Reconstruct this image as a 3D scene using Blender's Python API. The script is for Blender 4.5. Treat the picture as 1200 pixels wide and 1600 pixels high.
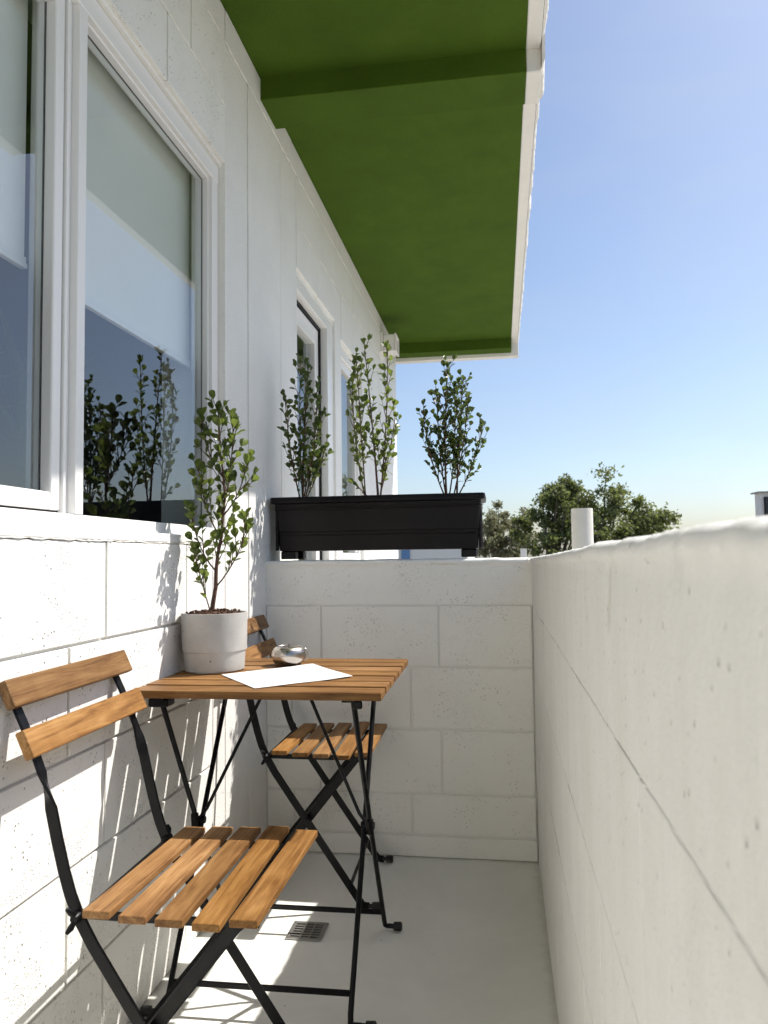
import bpy, bmesh, math, random
from mathutils import Vector, Matrix, noise
R = math.radians
S = bpy.context.scene
for o in list(bpy.data.objects): bpy.data.objects.remove(o)
COL = S.collection

# ------------------------------------------------------------------ camera
F, YAW, PITCH, ROLL = 1193.0, .1501, .0583, -.0129
CAM = Vector((.7973, 0, .9777))
cyw, syw, cpt, spt = math.cos(YAW), math.sin(YAW), math.cos(PITCH), math.sin(PITCH)
fw = Vector((-syw*cpt, cyw*cpt, spt)); rt = Vector((cyw, syw, 0)); up = rt.cross(fw)
r2 = math.cos(ROLL)*rt + math.sin(ROLL)*up
u2 = -math.sin(ROLL)*rt + math.cos(ROLL)*up
cd = bpy.data.cameras.new('camera'); cam = bpy.data.objects.new('camera', cd); COL.objects.link(cam)
cd.sensor_fit = 'VERTICAL'; cd.sensor_height = 36; cd.sensor_width = 27
cd.lens = F/1600*36; cd.clip_start = .01; cd.clip_end = 2000
cam.matrix_world = Matrix(((r2.x, u2.x, -fw.x, CAM.x), (r2.y, u2.y, -fw.y, CAM.y), (r2.z, u2.z, -fw.z, CAM.z), (0, 0, 0, 1)))
cd.dof.use_dof = True; cd.dof.focus_distance = 1.75; cd.dof.aperture_fstop = 11
S.camera = cam

# ------------------------------------------------------------------ light
SUN = Vector((.635, .366, .97)).normalized()
W = bpy.data.worlds.new('World'); S.world = W; W.use_nodes = True
wn = W.node_tree; bg = wn.nodes['Background']
sky = wn.nodes.new('ShaderNodeTexSky'); sky.sky_type = 'NISHITA'; sky.sun_disc = False
sky.sun_elevation = math.asin(SUN.z); sky.sun_rotation = math.atan2(SUN.x, SUN.y)
sky.air_density = .9; sky.dust_density = 1.5; sky.ozone_density = 1.8; sky.altitude = 0
tcw = wn.nodes.new('ShaderNodeTexCoord'); mpw = wn.nodes.new('ShaderNodeMapping'); mpw.inputs['Scale'].default_value = (1.6, 1.6, 4.5)
cl = wn.nodes.new('ShaderNodeTexNoise'); cl.inputs['Scale'].default_value = 1.7; cl.inputs['Detail'].default_value = 6; cl.inputs['Roughness'].default_value = .55; cl.inputs['Distortion'].default_value = .6
mr = wn.nodes.new('ShaderNodeMapRange'); mr.inputs[1].default_value = .42; mr.inputs[2].default_value = .78; mr.inputs[3].default_value = 0; mr.inputs[4].default_value = .30
mxw = wn.nodes.new('ShaderNodeMix'); mxw.data_type = 'RGBA'; mxw.inputs[7].default_value = (3.6, 4.0, 4.5, 1)
wn.links.new(tcw.outputs['Generated'], mpw.inputs[0]); wn.links.new(mpw.outputs[0], cl.inputs['Vector']); wn.links.new(cl.outputs['Fac'], mr.inputs[0])
wn.links.new(mr.outputs[0], mxw.inputs[0]); wn.links.new(sky.outputs[0], mxw.inputs[6]); wn.links.new(mxw.outputs[2], bg.inputs[0]); bg.inputs[1].default_value = .096
sl = bpy.data.lights.new('sun', 'SUN'); sl.energy = 4.0; sl.angle = R(.53); sl.color = (1, .955, .885)
so = bpy.data.objects.new('sun', sl); COL.objects.link(so)
so.rotation_euler = SUN.to_track_quat('Z', 'Y').to_euler(); so.location = (6, 4, 9)
S.view_settings.view_transform = 'Standard'; S.view_settings.look = 'None'
S.view_settings.exposure = .86; S.view_settings.gamma = 1
S.cycles.max_bounces = 16; S.cycles.diffuse_bounces = 9; S.cycles.glossy_bounces = 4; S.cycles.transparent_max_bounces = 12
S.cycles.use_adaptive_sampling = True; S.cycles.adaptive_threshold = .02; S.cycles.caustics_reflective = False; S.cycles.caustics_refractive = False

# ------------------------------------------------------------------ helpers
def obj(name, me, mat=None, parent=None, loc=(0, 0, 0), rot=(0, 0, 0)):
    o = bpy.data.objects.new(name, me); COL.objects.link(o)
    if mat and not me.materials: me.materials.append(mat)
    o.location = loc; o.rotation_euler = rot
    if parent: o.parent = parent
    return o
def tag(o, label, cat, group=None):
    o['label'] = label; o['category'] = cat
    if group: o['group'] = group
    return o
def thing(name, label, cat, loc=(0, 0, 0), rz=0, group=None):
    o = bpy.data.objects.new(name, None); COL.objects.link(o)
    o.location = loc; o.rotation_euler = (0, 0, rz); o.empty_display_size = .05
    return tag(o, label, cat, group)
def struct(o): o['kind'] = 'structure'; return o
def finish(bm, smooth=None):
    me = bpy.data.meshes.new('m'); bm.normal_update(); bm.to_mesh(me); bm.free()
    if smooth is not None:
        for p in me.polygons: p.use_smooth = True
        me.set_sharp_from_angle(angle=R(smooth))
    return me
BOXC = {}
def box_mesh(dx, dy, dz, bev=0., seg=1, mat=None):
    k = (round(dx, 4), round(dy, 4), round(dz, 4), bev, seg, mat.name if mat else '')
    if k in BOXC: return BOXC[k]
    bm = bmesh.new(); bmesh.ops.create_cube(bm, size=1)
    bmesh.ops.scale(bm, vec=(dx, dy, dz), verts=bm.verts)
    if bev: bmesh.ops.bevel(bm, geom=list(bm.edges), offset=bev, segments=seg, affect='EDGES', profile=.5)
    me = finish(bm); me.name = 'box'
    if mat: me.materials.append(mat)
    BOXC[k] = me; return me
def box(name, x0, x1, y0, y1, z0, z1, mat, parent=None, bev=0., seg=1, rot=(0, 0, 0)):
    return obj(name, box_mesh(x1-x0, y1-y0, z1-z0, bev, seg, mat), mat, parent, ((x0+x1)/2, (y0+y1)/2, (z0+z1)/2), rot)
def bm_box(bm, x0, x1, y0, y1, z0, z1, M=None):
    r = bmesh.ops.create_cube(bm, size=1)['verts']
    bmesh.ops.scale(bm, vec=(x1-x0, y1-y0, z1-z0), verts=r)
    bmesh.ops.translate(bm, vec=((x0+x1)/2, (y0+y1)/2, (z0+z1)/2), verts=r)
    if M: bmesh.ops.transform(bm, matrix=M, verts=r)
def ring_sweep(bm, rings, cap=True):
    vs = [[bm.verts.new(p) for p in r] for r in rings]; n = len(vs[0])
    for a, b in zip(vs, vs[1:]):
        for i in range(n): bm.faces.new((a[i], a[(i+1) % n], b[(i+1) % n], b[i]))
    if cap: bm.faces.new(vs[0][::-1]); bm.faces.new(vs[-1])
def bm_tube(bm, pts, rad, n=8):
    pts = [Vector(p) for p in pts]
    rad = rad if isinstance(rad, (list, tuple)) else [rad]*len(pts)
    rings = []; prev = None
    for i, p in enumerate(pts):
        t = (pts[min(i+1, len(pts)-1)]-pts[max(i-1, 0)]).normalized()
        if prev is None: a = t.orthogonal().normalized()
        else: a = (prev-t*prev.dot(t)).normalized()
        prev = a; b = t.cross(a)
        rings.append([p+rad[i]*(math.cos(k*2*math.pi/n)*a+math.sin(k*2*math.pi/n)*b) for k in range(n)])
    ring_sweep(bm, rings)
def tube(name, pts, rad, mat, parent=None, n=10):
    bm = bmesh.new(); bm_tube(bm, pts, rad, n); return obj(name, finish(bm, 50), mat, parent)
def flat_bar(name, pts, wdirs, w, t, mat, parent=None):
    # flat steel sweep: at each point a width direction; thickness is perpendicular to it and to the path
    pts = [Vector(p) for p in pts]; rings = []; c = .3
    for i, p in enumerate(pts):
        tg = (pts[min(i+1, len(pts)-1)]-pts[max(i-1, 0)]).normalized()
        wd = Vector(wdirs[i]); wd = (wd-tg*wd.dot(tg)).normalized(); td = tg.cross(wd)
        a, b, e = w/2, t/2, t*c
        rings.append([p+wd*x+td*y for x, y in ((-a, -b+e), (-a+e, -b), (a-e, -b), (a, -b+e), (a, b-e), (a-e, b), (-a+e, b), (-a, b-e))])
    bm = bmesh.new(); ring_sweep(bm, rings); return obj(name, finish(bm, 35), mat, parent)
def lathe_mesh(prof, n=48, smooth=40):
    bm = bmesh.new(); rings = []
    for r, z in prof:
        rings.append([bm.verts.new((r*math.cos(2*math.pi*k/n), r*math.sin(2*math.pi*k/n), z)) for k in range(n)] if r > 1e-5 else [bm.verts.new((0, 0, z))])
    for a, b in zip(rings, rings[1:]):
        for k in range(n):
            q = [a[k % len(a)], a[(k+1) % len(a)], b[(k+1) % len(b)], b[k % len(b)]]
            q = list(dict.fromkeys(q))
            if len(q) > 2: bm.faces.new(q)
    bmesh.ops.recalc_face_normals(bm, faces=bm.faces)
    return finish(bm, smooth)

# ------------------------------------------------------------------ materials
def mat(name, col, rough=.5, metal=0, spec=.5):
    m = bpy.data.materials.new(name); m.use_nodes = True
    p = m.node_tree.nodes['Principled BSDF']
    p.inputs['Base Color'].default_value = (*col, 1); p.inputs['Roughness'].default_value = rough
    p.inputs['Metallic'].default_value = metal; p.inputs['Specular IOR Level'].default_value = spec
    return m, m.node_tree, p
def N(t, k, **kw):
    n = t.nodes.new(k)
    for a, v in kw.items():
        if a.startswith('i_'): n.inputs[a[2:].replace('_', ' ')].default_value = v
        else: setattr(n, a, v)
    return n
def ramp(t, src, stops):
    r = N(t, 'ShaderNodeValToRGB'); e = r.color_ramp.elements
    while len(e) > 1: e.remove(e[-1])
    e[0].position = stops[0][0]; e[0].color = (*stops[0][1], 1) if len(stops[0][1]) == 3 else stops[0][1]
    for p, c in stops[1:]:
        x = e.new(p); x.color = (*c, 1)
    t.links.new(src, r.inputs[0]); return r.outputs[0]
def g(v): return (v, v, v)
def world_pos(t): return N(t, 'ShaderNodeNewGeometry').outputs['Position']
def noise_tex(t, vec, scale, detail=4, rough=.55, dist=0):
    n = N(t, 'ShaderNodeTexNoise'); n.inputs['Scale'].default_value = scale; n.inputs['Detail'].default_value = detail
    n.inputs['Roughness'].default_value = rough; n.inputs['Distortion'].default_value = dist
    if vec is not None: t.links.new(vec, n.inputs['Vector'])
    return n.outputs['Fac']
def mul(t, a, b, op='MULTIPLY'):
    m = N(t, 'ShaderNodeMath', operation=op)
    for i, x in enumerate((a, b)):
        if isinstance(x, (int, float)): m.inputs[i].default_value = x
        else: t.links.new(x, m.inputs[i])
    return m.outputs[0]
def mixc(t, fac, a, b):
    m = N(t, 'ShaderNodeMix', data_type='RGBA')
    if isinstance(fac, (int, float)): m.inputs[0].default_value = fac
    else: t.links.new(fac, m.inputs[0])
    for i, x in ((6, a), (7, b)):
        if isinstance(x, tuple): m.inputs[i].default_value = (*x, 1)
        else: t.links.new(x, m.inputs[i])
    return m.outputs[2]
def bump(t, p, h, strength, dist):
    b = N(t, 'ShaderNodeBump'); b.inputs['Strength'].default_value = strength; b.inputs['Distance'].default_value = dist
    t.links.new(h, b.inputs['Height']); t.links.new(b.outputs[0], p.inputs['Normal']); return b
def painted_block(name, col, pits=1., dirt=.5, lump=.6):
    m, t, p = mat(name, col, .62, 0, .3); P = world_pos(t)
    v = N(t, 'ShaderNodeTexVoronoi'); v.inputs['Scale'].default_value = 95; t.links.new(P, v.inputs['Vector'])
    pit = ramp(t, v.outputs['Distance'], [(.0, g(1)), (.16, g(.9)), (.26, g(0))])
    msk = ramp(t, noise_tex(t, P, 9, 5, .7, .6), [(.50, g(0)), (.60, g(1))])
    cellr = ramp(t, v.outputs['Color'], [(.45, g(0)), (.5, g(1))])
    v2 = N(t, 'ShaderNodeTexVoronoi'); v2.inputs['Scale'].default_value = 190; t.links.new(P, v2.inputs['Vector'])
    pit2 = mul(t, ramp(t, v2.outputs['Distance'], [(.0, g(1)), (.2, g(.9)), (.34, g(0))]), ramp(t, noise_tex(t, P, 6.5, 4, .65, .4), [(.47, g(0)), (.62, g(1))]))
    pits_ = mul(t, mul(t, mul(t, pit, msk), cellr), mul(t, pit2, .55), 'MAXIMUM')
    fine = noise_tex(t, P, 260, 3, .6); big = noise_tex(t, P, 18, 4, .6)
    h = mul(t, mul(t, mul(t, fine, .25), mul(t, big, lump), 'ADD'), mul(t, pits_, 1.3*pits), 'SUBTRACT')
    bump(t, p, h, .55, .004)
    st = ramp(t, noise_tex(t, P, 3.1, 6, .62, .4), [(.35, g(0)), (.75, g(1))])
    base = mixc(t, mul(t, st, dirt*.35), col, tuple(c*k for c, k in zip(col, (.86, .85, .80))))
    base = mixc(t, mul(t, pits_, min(.85, .5*pits)), base, (.15, .135, .115))  # pits also darkened in colour, standing for the shade inside them
    t.links.new(base, p.inputs['Base Color']); return m
M = {}
M['block'] = painted_block('painted_block', (.80, .79, .76), 1.7, .5, 1.0)  # darker base and stronger pits, set for the sunlit wall
M['block_shade'] = painted_block('painted_block_shaded', (.86, .845, .80), .8, .7, .8)  # copy of the block paint with a lighter base for the wall in shade
def weathered_plaster():
    col = (.72, .715, .69); m, t, p = mat('weathered_plaster', col, .6, 0, .3); P = world_pos(t)
    mp = N(t, 'ShaderNodeMapping'); mp.inputs['Scale'].default_value = (1, 7, .8); t.links.new(P, mp.inputs['Vector'])
    drip = ramp(t, noise_tex(t, mp.outputs[0], 2.6, 5, .65, .3), [(.45, g(0)), (.75, g(1))])
    blot = ramp(t, noise_tex(t, P, 5.5, 6, .65, .5), [(.40, g(0)), (.72, g(1))])
    spk = N(t, 'ShaderNodeTexVoronoi'); spk.inputs['Scale'].default_value = 60; t.links.new(P, spk.inputs['Vector'])
    sp = mul(t, ramp(t, spk.outputs['Distance'], [(0, g(1)), (.10, g(.7)), (.18, g(0))]), ramp(t, spk.outputs['Color'], [(.60, g(0)), (.64, g(1))]))
    base = mixc(t, mul(t, blot, .55), col, (.66, .65, .62)); base = mixc(t, mul(t, drip, .45), base, (.60, .59, .54))
    base = mixc(t, mul(t, sp, .4), base, (.34, .325, .29))
    # one old run of dirty water below the wall top
    sx = N(t, 'ShaderNodeSeparateXYZ'); t.links.new(P, sx.inputs[0])
    yy = mul(t, mul(t, sx.outputs['Y'], .735, 'SUBTRACT'), mul(t, mul(t, sx.outputs['Z'], .925, 'SUBTRACT'), .35), 'ADD')
    wob = mul(t, mul(t, noise_tex(t, P, 40, 3), .5, 'SUBTRACT'), .03)
    ab = N(t, 'ShaderNodeMath', operation='ABSOLUTE'); t.links.new(mul(t, yy, wob, 'ADD'), ab.inputs[0])
    az = N(t, 'ShaderNodeMath', operation='ABSOLUTE'); t.links.new(mul(t, sx.outputs['Z'], .935, 'SUBTRACT'), az.inputs[0])
    st = mul(t, ramp(t, ab.outputs[0], [(.006, g(1)), (.014, g(0))]), ramp(t, mul(t, az.outputs[0], wob, 'ADD'), [(.026, g(1)), (.036, g(0))]))
    base = mixc(t, mul(t, st, .6), base, (.55, .53, .46))
    t.links.new(base, p.inputs['Base Color'])
    h = mul(t, mul(t, noise_tex(t, P, 190, 3, .6), .2), mul(t, noise_tex(t, P, 13, 5, .65), 1.3), 'ADD')
    h = mul(t, h, mul(t, sp, .6), 'SUBTRACT'); bump(t, p, h, .6, .005); return m
M['plaster'] = weathered_plaster()
def smooth_paint(name, col, fine=340, amt=.25, var=.05, rough=.5, grain=.12):
    m, t, p = mat(name, col, rough, 0, .35); P = world_pos(t)
    h = mul(t, noise_tex(t, P, fine, 2, .5), mul(t, noise_tex(t, P, 24, 4, .6), .8), 'ADD')
    bump(t, p, h, amt, .0025)
    st = ramp(t, noise_tex(t, P, 4.5, 5, .6), [(.35, g(0)), (.7, g(1))]); gr = ramp(t, noise_tex(t, P, fine*.9, 3, .7), [(.40, g(0)), (.62, g(1))])
    c = mixc(t, st, col, tuple(c*(1-var*2) for c in col)); c = mixc(t, mul(t, gr, grain), c, tuple(c*.72 for c in col))
    t.links.new(c, p.inputs['Base Color']); return m
M['panel'] = smooth_paint('painted_panel', (.85, .84, .81), 230, .9, .04, .5, .30)
M['mortar'] = smooth_paint('painted_mortar', (.82, .81, .77), 200, .5, .04, .6)
M['green'] = smooth_paint('green_soffit_paint', (.062, .113, .010), 120, .5, .11, .8, .2); M['green'].node_tree.nodes['Principled BSDF'].inputs['Specular IOR Level'].default_value = .12
M['white_trim'] = smooth_paint('white_trim', (.80, .775, .72), 200, .3, .05)
M['rough_edge'] = painted_block('rough_stucco', (.72, .69, .63), .8, 1., 1.5)
M['vinyl'] = mat('white_vinyl', (.80, .79, .775), .32)[0]
M['gasket_and_gap'] = mat('black_gasket_and_gap', (.004, .004, .0045), .6, 0, .2)[0]
def floor_mat():
    m, t, p = mat('painted_floor', (.5, .49, .45), .45, 0, .4); P = world_pos(t)
    a = ramp(t, noise_tex(t, P, 2.2, 7, .65, .6), [(.3, g(0)), (.7, g(1))])
    b = ramp(t, noise_tex(t, P, 38, 5, .7), [(.62, g(0)), (.72, g(1))])
    c = mixc(t, a, (.79, .79, .745), (.68, .68, .64)); c = mixc(t, mul(t, b, .25), c, (.84, .83, .78))
    v = N(t, 'ShaderNodeTexVoronoi'); v.inputs['Scale'].default_value = 16; t.links.new(P, v.inputs['Vector'])
    c = mixc(t, mul(t, ramp(t, v.outputs['Distance'], [(0, g(1)), (.035, g(.8)), (.06, g(0))]), mul(t, ramp(t, v.outputs['Color'], [(.7, g(0)), (.72, g(1))]), .6)), c, (.2, .19, .17))
    sc = N(t, 'ShaderNodeMapping'); sc.inputs['Rotation'].default_value = (0, 0, .6); sc.inputs['Scale'].default_value = (3, 26, 1); t.links.new(P, sc.inputs['Vector'])
    scuff = ramp(t, noise_tex(t, sc.outputs[0], 2.2, 5, .7, 1.2), [(.66, g(0)), (.74, g(1))])
    c = mixc(t, mul(t, scuff, .22), c, (.46, .455, .43))
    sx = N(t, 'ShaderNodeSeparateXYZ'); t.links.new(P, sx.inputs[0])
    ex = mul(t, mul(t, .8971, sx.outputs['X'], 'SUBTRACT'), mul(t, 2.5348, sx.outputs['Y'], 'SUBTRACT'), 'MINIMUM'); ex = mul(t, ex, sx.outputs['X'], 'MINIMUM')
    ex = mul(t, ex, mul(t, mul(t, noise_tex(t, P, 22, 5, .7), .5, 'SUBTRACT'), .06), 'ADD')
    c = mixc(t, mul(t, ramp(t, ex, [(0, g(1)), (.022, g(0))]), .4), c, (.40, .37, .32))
    t.links.new(c, p.inputs['Base Color'])
    t.links.new(ramp(t, a, [(0, g(.38)), (1, g(.58))]), p.inputs['Roughness'])
    bump(t, p, mul(t, noise_tex(t, P, 9, 5, .6), mul(t, noise_tex(t, P, 220, 2), .15), 'ADD'), .3, .006); return m
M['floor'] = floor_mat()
def wood_mat():
    m, t, p = mat('oiled_acacia', (.4, .2, .07), .5, 0, .18)
    tc = N(t, 'ShaderNodeTexCoord'); oi = N(t, 'ShaderNodeObjectInfo')
    off = N(t, 'ShaderNodeVectorMath', operation='SCALE'); off.inputs[0].default_value = (37, 61, 23); t.links.new(oi.outputs['Random'], off.inputs['Scale'])
    ad = N(t, 'ShaderNodeVectorMath', operation='ADD'); t.links.new(tc.outputs['Object'], ad.inputs[0]); t.links.new(off.outputs[0], ad.inputs[1])
    mp = N(t, 'ShaderNodeMapping'); mp.inputs['Scale'].default_value = (2.6, 34, 34); t.links.new(ad.outputs[0], mp.inputs['Vector'])
    gr = noise_tex(t, mp.outputs[0], 1.3, 6, .66, 1.6)
    mp2 = N(t, 'ShaderNodeMapping'); mp2.inputs['Scale'].default_value = (5, 150, 150); t.links.new(ad.outputs[0], mp2.inputs['Vector'])
    fi = noise_tex(t, mp2.outputs[0], 2, 3, .6)
    mot = noise_tex(t, ad.outputs[0], 9, 4, .6, .5)
    f = mul(t, mul(t, gr, .62), mul(t, mul(t, fi, .2), mul(t, mot, .25), 'ADD'), 'ADD')
    c = ramp(t, f, [(.34, (.058, .025, .008)), (.45, (.140, .064, .021)), (.55, (.225, .113, .039)), (.68, (.32, .18, .072))])
    # knots: few, stretched rings
    mp3 = N(t, 'ShaderNodeMapping'); mp3.inputs['Scale'].default_value = (4.5, 11, 11); t.links.new(ad.outputs[0], mp3.inputs['Vector'])
    v = N(t, 'ShaderNodeTexVoronoi'); v.inputs['Scale'].default_value = 1; t.links.new(mp3.outputs[0], v.inputs['Vector'])
    kn = ramp(t, v.outputs['Distance'], [(0, g(1)), (.07, g(.6)), (.13, g(0))])
    c = mixc(t, mul(t, kn, .55), c, (.16, .07, .025))
    hs = N(t, 'ShaderNodeHueSaturation'); t.links.new(c, hs.inputs['Color'])
    t.links.new(mul(t, mul(t, oi.outputs['Random'], .5), .74, 'ADD'), hs.inputs['Value']); t.links.new(mul(t, mul(t, noise_tex(t, off.outputs[0], 1.7, 1), .3), .85, 'ADD'), hs.inputs['Saturation'])
    t.links.new(hs.outputs[0], p.inputs['Base Color'])
    bump(t, p, f, .25, .0012); return m
M['wood'] = wood_mat()
def black_metal():
    m, t, p = mat('black_powder_coat', (.004, .004, .005), .40, 0, .2); P = world_pos(t)
    bump(t, p, noise_tex(t, P, 900, 2), .15, .0005)
    t.links.new(ramp(t, noise_tex(t, P, 30, 4), [(.3, g(.3)), (.7, g(.46))]), p.inputs['Roughness']); return m
M['black'] = black_metal()
M['rubber'] = mat('black_rubber', (.01, .01, .01), .6)[0]
M['plastic'] = smooth_paint('black_brown_plastic', (.0042, .0022, .0026), 60, .12, .1, .40); M['plastic'].node_tree.nodes['Principled BSDF'].inputs['Specular IOR Level'].default_value = .22
def concrete_pot():
    m, t, p = mat('cast_concrete', (.45, .43, .40), .75, 0, .3)
    tc = N(t, 'ShaderNodeTexCoord'); P = tc.outputs['Object']
    a = ramp(t, noise_tex(t, P, 14, 6, .65, .3), [(.3, (.36, .35, .33)), (.7, (.45, .435, .41))])
    v = N(t, 'ShaderNodeTexVoronoi'); v.inputs['Scale'].default_value = 55; t.links.new(P, v.inputs['Vector'])
    pt = mul(t, ramp(t, v.outputs['Distance'], [(0, g(1)), (.1, g(1)), (.16, g(0))]), ramp(t, v.outputs['Color'], [(.80, g(0)), (.82, g(1))]))
    t.links.new(mixc(t, mul(t, pt, .8), a, (.12, .1, .08)), p.inputs['Base Color'])
    bump(t, p, mul(t, noise_tex(t, P, 120, 4), mul(t, pt, .8), 'SUBTRACT'), .25, .002); return m
M['concrete'] = concrete_pot()
def soil_mat():
    m, t, p = mat('soil', (.1, .05, .03), .9); P = world_pos(t)
    t.links.new(ramp(t, noise_tex(t, P, 180, 4, .7), [(.35, (.03, .014, .008)), (.6, (.14, .065, .035)), (.75, (.26, .15, .09))]), p.inputs['Base Color'])
    bump(t, p, noise_tex(t, P, 200, 4, .7), 1, .006); return m
M['soil'] = soil_mat()
def bark(name, a, b):
    m, t, p = mat(name, a, .8); P = world_pos(t)
    t.links.new(ramp(t, noise_tex(t, P, 130, 4), [(.35, a), (.7, b)]), p.inputs['Base Color'])
    bump(t, p, noise_tex(t, P, 220, 3), .6, .002); return m
M['bark'] = bark('brown_bark', (.06, .03, .02), (.16, .085, .055))
M['bark_grey'] = bark('grey_bark', (.07, .055, .04), (.16, .13, .10))
def leaf_mat(name, a, b, tr, fac=.35, rough=.38):
    m, t, p = mat(name, a, rough, 0, .5)
    oi = N(t, 'ShaderNodeObjectInfo'); P = world_pos(t)
    f = mul(t, mul(t, oi.outputs['Random'], .65), mul(t, noise_tex(t, P, 30, 2), .35), 'ADD')
    c = ramp(t, f, [(.15, a), (.75, b)]); t.links.new(c, p.inputs['Base Color'])
    tl = N(t, 'ShaderNodeBsdfTranslucent'); tl.inputs[0].default_value = (*tr, 1)
    mx = N(t, 'ShaderNodeMixShader'); mx.inputs[0].default_value = fac
    out = t.nodes['Material Output']
    t.links.new(p.outputs[0], mx.inputs[1]); t.links.new(tl.outputs[0], mx.inputs[2]); t.links.new(mx.outputs[0], out.inputs[0]); return m
M['leaf'] = leaf_mat('glossy_leaf', (.040, .068, .016), (.15, .195, .045), (.26, .34, .06), .34)
M['leaf_dark'] = leaf_mat('dark_leaf', (.026, .048, .013), (.085, .125, .030), (.17, .24, .04), .28)
M['tree_leaf'] = leaf_mat('tree_leaf', (.075, .095, .032), (.17, .19, .07), (.24, .28, .08), .35, .6)
M['tree_leaf_dry'] = leaf_mat('dry_tree_leaf', (.15, .15, .08), (.27, .26, .16), (.28, .28, .14), .35, .7)
M['strap'] = leaf_mat('strap_leaf', (.05, .09, .03), (.16, .22, .10), (.1, .15, .05), .2)
def glass_mat(name, tint, ior, rough=0.):
    m = bpy.data.materials.new(name); m.use_nodes = True; t = m.node_tree; t.nodes.clear()
    out = N(t, 'ShaderNodeOutputMaterial'); tr = N(t, 'ShaderNodeBsdfTransparent'); gl = N(t, 'ShaderNodeBsdfGlossy')
    tr.inputs[0].default_value = (*tint, 1); gl.inputs['Roughness'].default_value = rough; gl.inputs['Color'].default_value = (.93, .97, 1, 1)
    fr = N(t, 'ShaderNodeFresnel'); fr.inputs[0].default_value = ior
    ge = N(t, 'ShaderNodeNewGeometry')
    mx = N(t, 'ShaderNodeMixShader'); t.links.new(mul(t, fr.outputs[0], mul(t, 1., ge.outputs['Backfacing'], 'SUBTRACT')), mx.inputs[0])
    t.links.new(tr.outputs[0], mx.inputs[1]); t.links.new(gl.outputs[0], mx.inputs[2]); t.links.new(mx.outputs[0], out.inputs[0]); return m
M['glass'] = glass_mat('window_glass', (.95, .97, .97), 2.0)
M['fabric'] = smooth_paint('shade_fabric', (.86, .86, .83), 500, .3, .02, .8)
M['bar'] = mat('shade_bar', (.78, .78, .76), .35)[0]
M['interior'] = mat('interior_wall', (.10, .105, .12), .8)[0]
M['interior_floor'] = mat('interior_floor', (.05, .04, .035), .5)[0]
def steel():
    m, t, p = mat('brushed_steel', (.46, .42, .38), .26, 1)
    tc = N(t, 'ShaderNodeTexCoord'); mp = N(t, 'ShaderNodeMapping'); mp.inputs['Scale'].default_value = (3, 3, 260); t.links.new(tc.outputs['Object'], mp.inputs['Vector'])
    n = noise_tex(t, mp.outputs[0], 4, 3)
    t.links.new(ramp(t, n, [(.3, g(.18)), (.7, g(.34))]), p.inputs['Roughness']); bump(t, p, n, .08, .0005)
    p.inputs['Anisotropic'].default_value = .5; return m
M['steel'] = steel()
M['drain'] = mat('drain_steel', (.42, .41, .39), .4, .85)[0]
M['dark'] = mat('dark_void', (.008, .008, .008), .9)[0]
def paper():
    m, t, p = mat('printed_paper', (.82, .82, .82), .6)
    tc = N(t, 'ShaderNodeTexCoord'); mp = N(t, 'ShaderNodeMapping'); mp.inputs['Scale'].default_value = (6, 150, 1); t.links.new(tc.outputs['UV'], mp.inputs['Vector'])
    w = noise_tex(t, mp.outputs[0], 1.2, 2)
    n = ramp(t, w, [(.55, g(0)), (.6, g(1))])
    t.links.new(mixc(t, mul(t, n, .13), (.70, .70, .705), (.42, .42, .44)), p.inputs['Base Color']); return m
M['paper'] = paper()
M['pipe'] = painted_block('painted_pipe', (.70, .68, .64), .6, 2.8, 1.6)
M['ground'] = smooth_paint('dusty_ground', (.26, .24, .20), 3, .4, .2, .9)
M['flat_roof'] = smooth_paint('flat_roof', (.42, .41, .39), 40, .5, .1, .9)
M['stucco'] = smooth_paint('far_stucco', (.74, .73, .70), 40, .4, .03, .8)
M['blue'] = mat('blue_paint', (.10, .22, .42), .5)[0]
M['far_glass'] = mat('far_glass', (.03, .04, .05), .1)[0]
M['light_box'] = mat('white_enamel', (.78, .76, .73), .4)[0]

# ------------------------------------------------------------------ the setting
WR, YE = .8971, 2.5348      # inner faces of side parapet and end parapet
rnd = random.Random(4)
gm = bpy.data.meshes.new('ground'); gm.from_pydata([(-600, -600, -3.2), (600, -600, -3.2), (600, 600, -3.2), (-600, 600, -3.2)], [], [(0, 1, 2, 3)])
struct(obj('ground', gm, M['ground']))
struct(box('floor', -.1, WR+.02, -2.4, YE+.02, -.2, 0, M['floor']))
struct(box('landing', -.1, 1.1, YE+.21, 6.3, -.2, 0, M['floor']))
struct(box('flat_roof', 1.14, 7.5, -4, 12, -3.19, -.25, M['flat_roof']))

house = thing('house', 'white painted block house wall with windows under a green soffit', 'house')
def hb(name, x0, x1, y0, y1, z0, z1, m, parent=house, bev=0, seg=1): return box(name, x0, x1, y0, y1, z0, z1, M[m], parent, bev, seg)
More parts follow.
